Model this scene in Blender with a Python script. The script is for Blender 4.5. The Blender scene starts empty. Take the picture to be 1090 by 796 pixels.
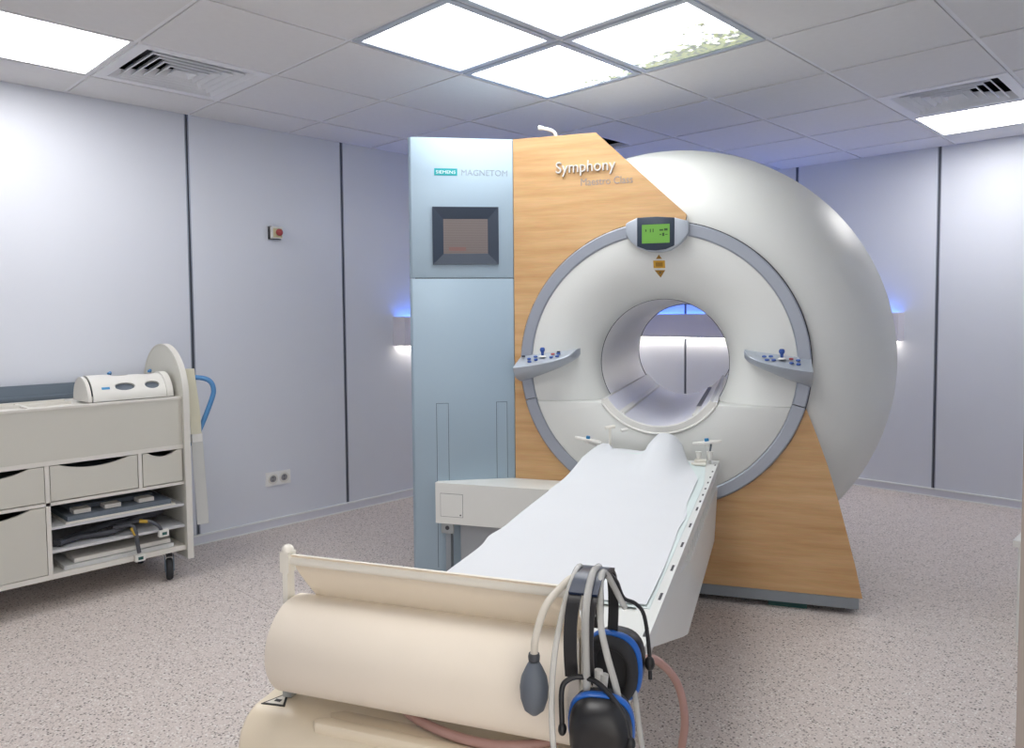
import bpy, bmesh, math, random
from math import sin, cos, pi, radians, sqrt
from mathutils import Vector, Matrix
random.seed(7)
S = bpy.context.scene
COL = S.collection

# ------------------------------------------------------------------ camera
cd = bpy.data.cameras.new('camera'); cam = bpy.data.objects.new('camera', cd); COL.objects.link(cam)
cd.sensor_width = 36; cd.sensor_fit = 'HORIZONTAL'; cd.lens = 802.978/1090*36; cd.shift_y = -22.33/1090; cd.clip_start = .02
YAW, PIT, ROL = -.773106, -.051856, -.008259
fw = Vector((sin(YAW)*cos(PIT), cos(YAW)*cos(PIT), sin(PIT)))
rt = Vector((cos(YAW), -sin(YAW), 0)); up = rt.cross(fw)
r2 = rt*cos(ROL)+up*sin(ROL); u2 = -rt*sin(ROL)+up*cos(ROL)
cm = Matrix((r2, u2, -fw)).transposed().to_4x4(); cm.translation = Vector((4.20105, -5.72445, 1.28339))
cam.matrix_world = cm; S.camera = cam
# ------------------------------------------------------------------ world, exposure
w = bpy.data.worlds.new('world'); S.world = w; w.use_nodes = True
w.node_tree.nodes['Background'].inputs[0].default_value = (1, .955, .90, 1)
w.node_tree.nodes['Background'].inputs[1].default_value = 1.5
S.view_settings.view_transform = 'Standard'; S.view_settings.look = 'None'
S.view_settings.gamma = 1; S.view_settings.use_curve_mapping = False
S.view_settings.exposure = 0.4
CEIL_E, SKY_E, BLUE_E, WHITE_E = 10.3, 5.0, 11.0, 9.0      # what the lamps give off

# ------------------------------------------------------------------ materials
MATS = {}
def mat(name, col, rough=.5, metal=0, var=.03, scale=12, bump=0, spec=None, stretch=None, coat=0):
    if name in MATS: return MATS[name]
    m = bpy.data.materials.new(name); m.use_nodes = True; nt = m.node_tree; N = nt.nodes; L = nt.links
    b = N['Principled BSDF']; b.inputs['Roughness'].default_value = rough; b.inputs['Metallic'].default_value = metal
    if coat: b.inputs['Coat Weight'].default_value = coat; b.inputs['Coat Roughness'].default_value = .15
    if spec is not None: b.inputs['Specular IOR Level'].default_value = spec
    tc = N.new('ShaderNodeTexCoord'); mp = N.new('ShaderNodeMapping'); no = N.new('ShaderNodeTexNoise')
    if stretch: mp.inputs['Scale'].default_value = stretch
    no.inputs['Scale'].default_value = scale; no.inputs['Detail'].default_value = 4
    mx = N.new('ShaderNodeMix'); mx.data_type = 'RGBA'
    mx.inputs[6].default_value = [c*(1-var) for c in col]+[1]; mx.inputs[7].default_value = [min(1, c*(1+var)) for c in col]+[1]
    L.new(tc.outputs['Object'], mp.inputs[0]); L.new(mp.outputs[0], no.inputs['Vector'])
    L.new(no.outputs['Fac'], mx.inputs[0]); L.new(mx.outputs[2], b.inputs['Base Color'])
    if bump:
        bn = N.new('ShaderNodeBump'); bn.inputs['Strength'].default_value = bump; bn.inputs['Distance'].default_value = .002
        n2 = N.new('ShaderNodeTexNoise'); n2.inputs['Scale'].default_value = scale*12
        L.new(tc.outputs['Object'], n2.inputs['Vector']); L.new(n2.outputs['Fac'], bn.inputs['Height']); L.new(bn.outputs[0], b.inputs['Normal'])
    MATS[name] = m; return m
def glow(name, col, strength):
    if name in MATS: return MATS[name]
    m = bpy.data.materials.new(name); m.use_nodes = True; nt = m.node_tree; N = nt.nodes
    b = N['Principled BSDF']; b.inputs['Base Color'].default_value = list(col)+[1]
    no = N.new('ShaderNodeTexNoise'); no.inputs['Scale'].default_value = 3
    mx = N.new('ShaderNodeMix'); mx.data_type = 'RGBA'
    mx.inputs[6].default_value = [c*.97 for c in col]+[1]; mx.inputs[7].default_value = list(col)+[1]
    nt.links.new(no.outputs['Fac'], mx.inputs[0]); nt.links.new(mx.outputs[2], b.inputs['Emission Color'])
    b.inputs['Emission Strength'].default_value = strength
    MATS[name] = m; return m

WALL = mat('wall laminate', (.715, .745, .818), .42, var=.02, scale=2)
ALU = mat('aluminium joint', (.30, .33, .40), .35, .6)
SLOT = mat('dark joint slot', (.05, .05, .06), .6)
JSLOT = mat('wall joint slot', (.11, .12, .145), .6)
TILE = mat('ceiling tile', (.76, .75, .745), .9, var=.03, scale=30, bump=.25)
TEE = mat('tee bar white', (.82, .82, .84), .5)
PLEN = mat('plenum dark', (.02, .02, .022), .9)
WHITE = mat('white plastic', (.78, .77, .73), .33, var=.015, scale=4)
GLOSS = mat('gloss white shell', (.75, .76, .73), .42, var=.012, scale=3)
BOREW = mat('bore liner white', (.84, .83, .82), .35, var=.012)
COLM = mat('column blue grey lacquer', (.36, .465, .555), .38, .2, var=.02, scale=3)
RINGM = mat('ring silver grey', (.37, .40, .46), .33, .35, var=.02)
PANM = mat('control panel silver', (.43, .47, .53), .35, .25, var=.02)
PLIN = mat('plinth grey', (.27, .30, .33), .4, .2)
BLACK = mat('black plastic', (.012, .012, .014), .38)
NAVY = mat('bezel navy', (.022, .035, .06), .4)
BLUEB = mat('button blue', (.03, .09, .35), .35)
REDB = mat('button red', (.38, .06, .06), .4)
TEAL = mat('teal plate', (.0, .36, .40), .4)
GREYT = mat('grey lettering', (.34, .40, .46), .4, .2)
LTXT = mat('pale lettering', (.64, .62, .59), .3)
WTXT = mat('white lettering', (.85, .88, .88), .4)
AMBER = mat('amber sticker', (.62, .34, .02), .5)
AMBR = mat('amber sticker centre', (.36, .18, .01), .5)
DKMARK = mat('dark print', (.03, .03, .03), .6)
CREAM = mat('cream plastic', (.80, .70, .54), .36, var=.02, scale=4)
CREAM2 = mat('cream white plastic', (.80, .77, .69), .36, var=.02, scale=4)
ROLLM = mat('paper roll cream', (.84, .76, .65), .8, var=.02, scale=20)
PAPER = mat('paper white', (.72, .74, .77), .85, var=.015, scale=6)
MINT = mat('mint sheet', (.68, .77, .76), .8, var=.02)
TABLEW = mat('table top white', (.74, .76, .74), .4, var=.015)
TBODY = mat('table body white', (.77, .78, .75), .35, var=.02)
CART = mat('cart laminate', (.62, .61, .55), .45, var=.02, scale=5)
CARTE = mat('cart edging', (.74, .72, .67), .45, var=.015)
SHELF = mat('cart shelf', (.62, .63, .65), .5)
CDARK = mat('cart interior', (.16, .16, .16), .7)
COILG = mat('coil grey fabric', (.15, .18, .22), .8, var=.08, scale=40, bump=.3)
GREYP = mat('grey rail metal', (.16, .20, .25), .4, .3)
CABLE = mat('cable dark grey', (.07, .075, .09), .6)
STRAP = mat('strap cream', (.74, .71, .56), .85, bump=.3, scale=20)
STRAPW = mat('strap grey white', (.62, .63, .62), .85, bump=.3, scale=20)
BLUET = mat('handle blue', (.09, .27, .55), .4)
RUB = mat('rubber black', (.025, .026, .03), .7)
BULB = mat('bulb rubber grey', (.12, .14, .17), .55)
BLUEH = mat('headset blue', (.01, .12, .50), .35)
TUBEC = mat('clear tube', (.66, .66, .63), .25)
TUBEC.node_tree.nodes['Principled BSDF'].inputs['Alpha'].default_value = .62
PINK = mat('pink hose', (.42, .25, .22), .4)
BASEM = mat('skirting lilac grey', (.70, .71, .78), .45)
JAMB = mat('door frame beige', (.27, .235, .215), .5)
GREEN = mat('green foot', (.02, .10, .09), .6)
LED_B = glow('blue strip', (.10, .27, 1.0), BLUE_E)
LED_W = glow('white strip', (1, .93, .82), WHITE_E)
CEILL = glow('ceiling lamp diffuser', (1, .985, .97), CEIL_E)
LCD = glow('lcd green', (.10, .26, .035), .30)

def wood_mat():
    m = bpy.data.materials.new('beech veneer'); m.use_nodes = True; nt = m.node_tree; N = nt.nodes; L = nt.links
    b = N['Principled BSDF']; b.inputs['Roughness'].default_value = .38
    tc = N.new('ShaderNodeTexCoord'); mp = N.new('ShaderNodeMapping'); mp.inputs['Scale'].default_value = (1.3, 1.3, 16)
    n1 = N.new('ShaderNodeTexNoise'); n1.inputs['Scale'].default_value = 1.6; n1.inputs['Detail'].default_value = 6; n1.inputs['Roughness'].default_value = .6
    mp2 = N.new('ShaderNodeMapping'); mp2.inputs['Scale'].default_value = (7, 7, 120)
    n2 = N.new('ShaderNodeTexNoise'); n2.inputs['Scale'].default_value = 2; n2.inputs['Detail'].default_value = 3
    r = N.new('ShaderNodeValToRGB'); r.color_ramp.elements[0].position = .3; r.color_ramp.elements[1].position = .72
    r.color_ramp.elements[0].color = (.60, .335, .138, 1); r.color_ramp.elements[1].color = (.78, .505, .255, 1)
    mx = N.new('ShaderNodeMix'); mx.data_type = 'RGBA'; mx.blend_type = 'MULTIPLY'; mx.inputs[0].default_value = .22
    L.new(tc.outputs['Object'], mp.inputs[0]); L.new(tc.outputs['Object'], mp2.inputs[0])
    L.new(mp.outputs[0], n1.inputs['Vector']); L.new(mp2.outputs[0], n2.inputs['Vector'])
    L.new(n1.outputs['Fac'], r.inputs[0]); L.new(r.outputs[0], mx.inputs[6]); L.new(n2.outputs['Color'], mx.inputs[7])
    L.new(mx.outputs[2], b.inputs['Base Color']); return m
WOOD = wood_mat()

def floor_mat():
    m = bpy.data.materials.new('speckled vinyl'); m.use_nodes = True; nt = m.node_tree; N = nt.nodes; L = nt.links
    b = N['Principled BSDF']; b.inputs['Roughness'].default_value = .5
    tc = N.new('ShaderNodeTexCoord')
    def vor(scale, lo, hi):
        v = N.new('ShaderNodeTexVoronoi'); v.inputs['Scale'].default_value = scale
        L.new(tc.outputs['Object'], v.inputs['Vector'])
        sp = N.new('ShaderNodeSeparateColor'); L.new(v.outputs['Color'], sp.inputs[0])
        g = N.new('ShaderNodeMath'); g.operation = 'GREATER_THAN'; g.inputs[1].default_value = lo; L.new(sp.outputs[0], g.inputs[0])
        d = N.new('ShaderNodeMath'); d.operation = 'LESS_THAN'; d.inputs[1].default_value = hi; L.new(v.outputs['Distance'], d.inputs[0])
        mu = N.new('ShaderNodeMath'); mu.operation = 'MULTIPLY'; L.new(g.outputs[0], mu.inputs[0]); L.new(d.outputs[0], mu.inputs[1])
        return mu
    base = N.new('ShaderNodeTexNoise'); base.inputs['Scale'].default_value = 160; base.inputs['Detail'].default_value = 3
    L.new(tc.outputs['Object'], base.inputs['Vector'])
    r = N.new('ShaderNodeValToRGB'); r.color_ramp.elements[0].position = .35; r.color_ramp.elements[1].position = .65
    r.color_ramp.elements[0].color = (.605, .53, .49, 1); r.color_ramp.elements[1].color = (.75, .675, .63, 1)
    L.new(base.outputs['Fac'], r.inputs[0]); out = r.outputs[0]
    for sc, lo, hi, col in ((130, .60, .42, (.40, .345, .315, 1)), (110, .72, .40, (.82, .78, .74, 1)), (95, .82, .36, (.20, .17, .155, 1))):
        mx = N.new('ShaderNodeMix'); mx.data_type = 'RGBA'; L.new(vor(sc, lo, hi).outputs[0], mx.inputs[0])
        L.new(out, mx.inputs[6]); mx.inputs[7].default_value = col; out = mx.outputs[2]
    L.new(out, b.inputs['Base Color']); return m
FLOOR = floor_mat()

def sky_mat():                       # a back-lit photographic print: white sky with leaves along one edge
    m = bpy.data.materials.new('backlit sky print'); m.use_nodes = True; nt = m.node_tree; N = nt.nodes; L = nt.links
    b = N['Principled BSDF']; b.inputs['Roughness'].default_value = .4
    tc = N.new('ShaderNodeTexCoord'); sx = N.new('ShaderNodeSeparateXYZ'); L.new(tc.outputs['Object'], sx.inputs[0])
    def math_(op, a, bb):
        n = N.new('ShaderNodeMath'); n.operation = op
        for k, v in enumerate((a, bb)):
            if isinstance(v, (int, float)): n.inputs[k].default_value = v
            else: L.new(v, n.inputs[k])
        return n.outputs[0]
    def ramp(x, a, c): 
        n = N.new('ShaderNodeMapRange'); n.inputs[1].default_value = a; n.inputs[2].default_value = c; L.new(x, n.inputs[0]); return n.outputs[0]
    nz = N.new('ShaderNodeTexNoise'); nz.inputs['Scale'].default_value = 24; nz.inputs['Detail'].default_value = 5; nz.inputs['Roughness'].default_value = .7
    L.new(tc.outputs['Object'], nz.inputs['Vector'])
    big = N.new('ShaderNodeTexNoise'); big.inputs['Scale'].default_value = 5; L.new(tc.outputs['Object'], big.inputs['Vector'])
    # leaves: near the far edge (y -> .6), denser as x -> +.6
    e1 = math_('ADD', ramp(sx.outputs[1], .33, .60), math_('MULTIPLY', ramp(sx.outputs[0], -.1, .6), .42))
    e1 = math_('MULTIPLY', e1, ramp(sx.outputs[0], -.75, .12))
    f = math_('ADD', math_('MULTIPLY', e1, .44), math_('ADD', math_('MULTIPLY', nz.outputs['Fac'], 1.0), math_('MULTIPLY', big.outputs['Fac'], .55)))
    mask = ramp(f, .99, 1.07)
    lc = N.new('ShaderNodeValToRGB'); lc.color_ramp.elements[0].position = .44; lc.color_ramp.elements[1].position = .58
    lc.color_ramp.elements[0].color = (.002, .006, .002, 1); lc.color_ramp.elements[1].color = (.050, .062, .014, 1)
    n3 = N.new('ShaderNodeTexNoise'); n3.inputs['Scale'].default_value = 38; L.new(tc.outputs['Object'], n3.inputs['Vector']); L.new(n3.outputs['Fac'], lc.inputs[0])
    mx = N.new('ShaderNodeMix'); mx.data_type = 'RGBA'; L.new(mask, mx.inputs[0]); mx.inputs[6].default_value = (.96, .985, 1, 1); L.new(lc.outputs[0], mx.inputs[7])
    L.new(mx.outputs[2], b.inputs['Emission Color']); b.inputs['Emission Strength'].default_value = SKY_E
    b.inputs['Base Color'].default_value = (.8, .8, .8, 1); return m
SKYM = sky_mat()

def screen_mat():
    m = bpy.data.materials.new('touch screen'); m.use_nodes = True; nt = m.node_tree; N = nt.nodes; L = nt.links
    b = N['Principled BSDF']; b.inputs['Roughness'].default_value = .3
    tc = N.new('ShaderNodeTexCoord'); wv = N.new('ShaderNodeTexWave'); wv.bands_direction = 'Z'; wv.inputs['Scale'].default_value = 28
    L.new(tc.outputs['Object'], wv.inputs['Vector'])
    mx = N.new('ShaderNodeMix'); mx.data_type = 'RGBA'; mx.inputs[6].default_value = (.14, .115, .11, 1); mx.inputs[7].default_value = (.165, .14, .135, 1)
    L.new(wv.outputs['Fac'], mx.inputs[0]); L.new(mx.outputs[2], b.inputs['Base Color']); return m
SCREEN = screen_mat()

# ------------------------------------------------------------------ helpers
def link(name, me, m, parent=None, smooth=False, kind=None):
    o = bpy.data.objects.new(name, me); COL.objects.link(o)
    if m is not None and len(me.materials) == 0: me.materials.append(m)
    if parent is not None: o.parent = parent
    if smooth:
        me.shade_smooth(); me.set_sharp_from_angle(angle=radians(smooth if smooth is not True else 38))
    if kind: o['kind'] = kind
    return o
def finish(name, bm, m, parent=None, M=None, smooth=False, kind=None):
    if M is not None: bm.transform(M)
    bmesh.ops.recalc_face_normals(bm, faces=bm.faces)
    me = bpy.data.meshes.new(name); bm.to_mesh(me); bm.free()
    return link(name, me, m, parent, smooth, kind)
def thing(name, label, cat, loc=(0, 0, 0), rz=0, group=None):
    o = bpy.data.objects.new(name, None); COL.objects.link(o); o.location = loc; o.rotation_euler = (0, 0, rz)
    o.empty_display_size = .1; return tag(o, label, cat, group)
def tag(o, label, cat, group=None):
    o['label'] = label; o['category'] = cat
    if group: o['group'] = group
    return o
def add_box(bm, x0, x1, y0, y1, z0, z1):
    vs = [bm.verts.new((x, y, z)) for z in (z0, z1) for x, y in ((x0, y0), (x1, y0), (x1, y1), (x0, y1))]
    for f in ((0, 3, 2, 1), (4, 5, 6, 7), (0, 1, 5, 4), (1, 2, 6, 5), (2, 3, 7, 6), (3, 0, 4, 7)): bm.faces.new([vs[k] for k in f])
def bev(bm, off, seg=2, minang=30):
    if off <= 0: return
    ed = [e for e in bm.edges if len(e.link_faces) == 2 and e.calc_face_angle(0) > radians(minang)]
    bmesh.ops.bevel(bm, geom=ed, offset=off, segments=seg, affect='EDGES', profile=.5)
def box(name, m, parent, b, bevel=0, M=None, seg=2, kind=None):
    bm = bmesh.new(); add_box(bm, *b); bev(bm, bevel, seg)
    return finish(name, bm, m, parent, M, smooth=bool(bevel), kind=kind)
AX = {'y': lambda a, b, c: (a, c, b), 'z': lambda a, b, c: (a, b, c), 'x': lambda a, b, c: (c, a, b)}
def prism(name, m, parent, poly, axis, lo, hi, bevel=0, M=None, seg=2, smooth=None, kind=None):
    bm = bmesh.new(); f = AX[axis]
    A = [bm.verts.new(f(a, b, lo)) for a, b in poly]; B = [bm.verts.new(f(a, b, hi)) for a, b in poly]
    n = len(poly); bm.faces.new(A); bm.faces.new(B[::-1])
    for i in range(n): bm.faces.new((A[i], B[i], B[(i+1) % n], A[(i+1) % n]))
    bmesh.ops.recalc_face_normals(bm, faces=bm.faces)
    bev(bm, bevel, seg, 35)
    return finish(name, bm, m, parent, M, smooth=(bool(bevel) or smooth or False), kind=kind)
def revolve(name, m, parent, prof, c=(0, 0, 0), axis='y', seg=64, a0=0, a1=2*pi, M=None, closed=False, smooth=True, clip=None):
    """prof: (r, h) pairs; the axis passes c"""
    bm = bmesh.new(); full = abs(a1-a0-2*pi) < 1e-6; n = seg if full else seg+1; R = []
    for k in range(n):
        a = a0+(a1-a0)*k/seg; row = []
        for r, h in prof:
            u, v = r*cos(a), r*sin(a)
            p = {'y': (u, h, v), 'z': (u, v, h), 'x': (h, u, v)}[axis]
            row.append(bm.verts.new((p[0]+c[0], p[1]+c[1], p[2]+c[2])))
        R.append(row)
    np_ = len(prof); lim = np_ if closed else np_-1
    for k in range(seg):
        A, B = R[k], R[(k+1) % n]
        for i in range(lim):
            j = (i+1) % np_; bm.faces.new((A[i], A[j], B[j], B[i]))
    if closed and not full: bm.faces.new(R[0]); bm.faces.new(R[-1][::-1])
    bmesh.ops.remove_doubles(bm, verts=bm.verts, dist=1e-6)
    if clip:
        bmesh.ops.bisect_plane(bm, geom=bm.verts[:]+bm.edges[:]+bm.faces[:], plane_co=clip[0], plane_no=clip[1], clear_outer=True)
    return finish(name, bm, m, parent, M, smooth=smooth)
def smooth_path(pts, n=8):
    P = [Vector(p) for p in pts]; P = [2*P[0]-P[1]]+P+[2*P[-1]-P[-2]]; out = []
    for i in range(1, len(P)-2):
        for k in range(n):
            t = k/n; a, b, c, d = P[i-1:i+3]
            out.append(.5*((2*b)+(c-a)*t+(2*a-5*b+4*c-d)*t*t+(3*b-a-3*c+d)*t**3))
    out.append(P[-2]); return out
def tube_bm(bm, pts, rad, seg=10, n=8, smooth=True, flat=None):
    path = smooth_path(pts, n) if smooth else [Vector(p) for p in pts]
    rings = []; ref = None
    for i, p in enumerate(path):
        t = (path[min(i+1, len(path)-1)]-path[max(i-1, 0)]).normalized()
        if ref is None:
            ref = Vector((0, 0, 1)) if abs(t.z) < .9 else Vector((1, 0, 0))
        a = (ref-t*ref.dot(t)).normalized(); ref = a; b = t.cross(a)
        r = rad(i/(len(path)-1)) if callable(rad) else rad
        rings.append([bm.verts.new(p+a*(r*cos(2*pi*k/seg))+b*(r*(flat or 1)*sin(2*pi*k/seg))) for k in range(seg)])
    for A, B in zip(rings, rings[1:]):
        for k in range(seg): bm.faces.new((A[k], A[(k+1) % seg], B[(k+1) % seg], B[k]))
    bm.faces.new(rings[0][::-1]); bm.faces.new(rings[-1])
def tube(name, m, parent, pts, rad, seg=10, n=8, smooth=True, M=None, flat=None):
    bm = bmesh.new(); tube_bm(bm, pts, rad, seg, n, smooth, flat); return finish(name, bm, m, parent, M, smooth=50)
def loft(name, m, parent, secs, M=None, smooth=True, closed=True):
    bm = bmesh.new(); R = [[bm.verts.new(p) for p in s] for s in secs]; n = len(secs[0])
    for A, B in zip(R, R[1:]):
        for k in range(n if closed else n-1): bm.faces.new((A[k], A[(k+1) % n], B[(k+1) % n], B[k]))
    if closed: bm.faces.new(R[0][::-1]); bm.faces.new(R[-1])
    bmesh.ops.remove_doubles(bm, verts=bm.verts, dist=1e-6)
    return finish(name, bm, m, parent, M, smooth=smooth)
def sheet(name, m, parent, fn, nu, nv, th=.0015, M=None):
    bm = bmesh.new(); T = [[bm.verts.new(fn(i/nu, j/nv)) for j in range(nv+1)] for i in range(nu+1)]
    B = [[bm.verts.new(T[i][j].co-Vector((0, 0, th))) for j in range(nv+1)] for i in range(nu+1)]
    for i in range(nu):
        for j in range(nv):
            bm.faces.new((T[i][j], T[i+1][j], T[i+1][j+1], T[i][j+1])); bm.faces.new((B[i][j], B[i][j+1], B[i+1][j+1], B[i+1][j]))
    for i in range(nu):
        for j in (0, nv): bm.faces.new((T[i][j], T[i+1][j], B[i+1][j], B[i][j]))
    for j in range(nv):
        for i in (0, nu): bm.faces.new((T[i][j], T[i][j+1], B[i][j+1], B[i][j]))
    return finish(name, bm, m, parent, M, smooth=60)
def ball(name, m, parent, c, r, M=None, seg=16):
    bm = bmesh.new(); bmesh.ops.create_uvsphere(bm, u_segments=seg, v_segments=max(6, seg//2), radius=1)
    bm.transform(Matrix.Translation(c) @ Matrix.Diagonal((r[0], r[1], r[2], 1))); return finish(name, bm, m, parent, M, smooth=80)
def text(name, s, size, m, parent, M, depth=.001, width=None):
    cu = bpy.data.curves.new(name, 'FONT'); cu.body = s; cu.size = size; cu.extrude = depth; cu.resolution_u = 4
    o = bpy.data.objects.new(name, cu); COL.objects.link(o)
    dg = bpy.context.evaluated_depsgraph_get(); me = bpy.data.meshes.new_from_object(o.evaluated_get(dg))
    bpy.data.objects.remove(o); bpy.data.curves.remove(cu)
    xs = [v.co.x for v in me.vertices]; w0 = max(xs)-min(xs); k = (width/w0) if width else 1
    me.transform(M @ Matrix.Diagonal((k, 1, 1, 1)) @ Matrix.Translation((-min(xs), 0, 0))); me.materials.clear()
    return link(name, me, m, parent)
def cut(o, cutters):
    for c in cutters:
        md = o.modifiers.new('b', 'BOOLEAN'); md.operation = 'DIFFERENCE'; md.object = c; md.solver = 'EXACT'
    dg = bpy.context.evaluated_depsgraph_get(); me = bpy.data.meshes.new_from_object(o.evaluated_get(dg))
    o.modifiers.clear(); o.data = me
    for c in cutters: bpy.data.objects.remove(c)
RX = Matrix.Rotation(pi/2, 4, 'X')
def T(x, y, z): return Matrix.Translation((x, y, z))
def arc(cx, cz, r, a0, a1, n): return [(cx+r*cos(a0+(a1-a0)*k/n), cz+r*sin(a0+(a1-a0)*k/n)) for k in range(n+1)]

# ------------------------------------------------------------------ the room
XR, YF, H, HP = 4.11, -6.6, 2.3887, 2.75          # right wall, front wall, ceiling, plenum
fl = box('floor', mat('floor screed', (.3, .28, .26), .8), None, (-.15, 5.6, YF-.15, .15, -.12, -.004), kind='structure')
ys = [YF, -4.137, -2.137, -.137, .0]
for a, b in zip(ys, ys[1:]):
    box('vinyl_sheet', FLOOR, fl, (.0, 5.5, a+.0012, b-.0012, -.004, 0))
wl = box('wall_left', WALL, None, (-.15, -.03, YF-.15, .15, 0, HP), kind='structure')
wb = box('wall_back', WALL, None, (-.15, XR+.12, .03, .15, 0, HP), kind='structure')
G_ = .012
def panel_run(parent, edges, side):
    for a, b in zip(edges, edges[1:]):
        if side == 'l': box('wall_panel', WALL, parent, (-.03, 0, a+G_, b-G_, 0, 2.44), .002)
        else: box('wall_panel', WALL, parent, (a+G_, b-G_, 0, .03, 0, 2.44), .002)
    for e in edges[1:-1]:
        if side == 'l':
            for q in (-.0085, .0085): box('joint_strip', ALU, parent, (-.03, -.001, e+q-.0035, e+q+.0035, .055, 2.43))
            box('joint_slot', JSLOT, parent, (-.03, -.012, e-.005, e+.005, .055, 2.43))
        else:
            for q in (-.0085, .0085): box('joint_strip', ALU, parent, (e+q-.0035, e+q+.0035, .001, .03, .055, 2.43))
            box('joint_slot', JSLOT, parent, (e-.005, e+.005, .012, .03, .055, 2.43))
panel_run(wl, [YF, -5.93, -4.945, -3.9615, -2.975, -1.988, -1.0, 0], 'l')
panel_run(wb, [0, .715, 1.69, 2.675, 3.66, XR], 'b')
wr = box('wall_right', WALL, None, (XR, XR+.12, -5.12, .03, 0, HP), kind='structure')
box('wall_piece', WALL, wr, (XR, XR+.12, YF, -6.2, 0, HP))
box('wall_piece', WALL, wr, (XR, XR+.12, -6.2, -5.12, 2.1, HP))
box('wall_front', WALL, None, (-.03, XR+.12, YF-.12, YF, 0, HP), kind='structure')
tj = box('trim_1', JAMB, None, (XR-.012, XR+.17, -5.139, -5.1205, 0, 2.1), .003, kind='structure')
def skirting(name, side, spans):
    root = None
    for a, b in spans:
        def bx(nm, m, d, z0, z1, par, bv=.0):
            bb = (0, d, a, b, z0, z1) if side == 'l' else (a, b, -d, 0, z0, z1)
            return box(nm, m, par, bb, bv, kind='structure' if par is None else None)
        root = bx(name, BASEM, .010, .0, .056, None)
        bx('top_bead', WTXT, .014, .049, .057, root, .002); bx('bottom_bead', WTXT, .016, 0, .007, root, .002)
skirting('baseboard_left', 'l', [(YF, -.012)]); skirting('baseboard_back', 'b', [(.0, XR)])

# ceiling: plenum slab, tee bars, lay-in tiles
NX, NY, TS = -.2259, -3.957, .6
ce = box('ceiling', PLEN, None, (-.15, XR+.12, YF-.15, .15, HP, HP+.1), kind='structure')
xs = [NX+TS*i for i in range(1, 8)]; yn = [NY+TS*j for j in range(-4, 7)]
for x in xs: box('tee_bar', TEE, ce, (x-.009, x+.009, YF, 0, H+.002, H+.03))
for y in yn: box('tee_bar', TEE, ce, (0, XR, y-.009, y+.009, H+.0022, H+.0302))
for q in ((0, .018, YF, 0), (0, XR, -.018, 0)): box('edge_angle', TEE, ce, (*q, H, H+.02))
X_ = [0.0]+xs+[XR]; Y_ = [YF]+yn+[0.0]
LIGHT = {(1, -2): 0, (5, 5): 1, (5, -2): 2}; VENT = {(1, -1): 0, (5, 4): 1}
SKYP = {(3, 0), (4, 0), (3, 1), (4, 1)}; GAP = {(2, 3)}
tm = None
for a in range(len(X_)-1):
    for b in range(len(Y_)-1):
        i, j = a, b-5           # node index of the tile's low corner (0 = cut tile at the wall)
        x0, x1, y0, y1 = X_[a], X_[a+1], Y_[b], Y_[b+1]
        if (i, j) in LIGHT or (i, j) in VENT or (i, j) in SKYP or (i, j) in GAP: continue
        full = abs(x1-x0-TS) < 1e-4 and abs(y1-y0-TS) < 1e-4
        hx, hy = (x1-x0)/2-.0105, (y1-y0)/2-.0105
        if full and tm is not None: o = link('ceiling_tile', tm, None, ce)
        else:
            o = box('ceiling_tile', TILE, ce, (-hx, hx, -hy, hy, 0, .018), .0015)
            if full: tm = o.data
        o.location = ((x0+x1)/2, (y0+y1)/2, H-.003)

def ctile(i, j): return NX+TS*(i+.5), NY+TS*(j+.5)
LL = ['bright square ceiling lamp beside the vent above the white cart', 'bright square ceiling lamp next to the vent on the right',
      'unseen square ceiling lamp added by the doorway as fill light']  # doorway lamp is added out of view to brighten the near side
for (i, j), k in LIGHT.items():
    cx, cy = ctile(i, j); t = thing('ceiling_lamp', LL[k], 'ceiling lamp', (cx, cy, H), 0, 'square ceiling lamps')
    box('diffuser', CEILL, t, (-.278, .278, -.278, .278, .0, .006)); 
    for q in ((-.29, .29, -.29, -.2785), (-.29, .29, .2785, .29), (-.29, -.2785, -.2785, .2785), (.2785, .29, -.2785, .2785)): box('lamp_frame', TEE, t, (*q, -.004, .02))
    box('housing', TEE, t, (-.288, .288, -.288, .288, .0205, .07))
gc = (NX+TS*4, NY+TS*1)
SL = {(3, 0): 'backlit sky panel with plain white sky, nearest the left wall', (4, 0): 'backlit sky panel cut off by the top of the picture',
      (3, 1): 'backlit sky panel with faint branches, right above the scanner', (4, 1): 'backlit sky panel with green leaves along its edge'}
for (i, j) in sorted(SKYP):
    cx, cy = ctile(i, j); t = thing('sky_panel', SL[(i, j)], 'light panel', (gc[0], gc[1], H), 0, 'backlit sky panels')
    ox, oy = cx-gc[0], cy-gc[1]
    box('sky_print', SKYM, t, (ox-.264, ox+.264, oy-.264, oy+.264, 0, .006))
    for q in ((ox-.291, ox+.291, oy-.291, oy-.2645), (ox-.291, ox+.291, oy+.2645, oy+.291), (ox-.291, ox-.2645, oy-.2645, oy+.2645), (ox+.2645, ox+.291, oy-.2645, oy+.2645)):
        box('panel_frame', mat('sky frame', (.50, .55, .62), .4), t, (*q, -.006, .02), .001)
    box('housing', TEE, t, (ox-.288, ox+.288, oy-.288, oy+.288, .0205, .08))
VL = ['square four-way air vent above the white cart', 'square four-way air vent above the back right corner']
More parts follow.
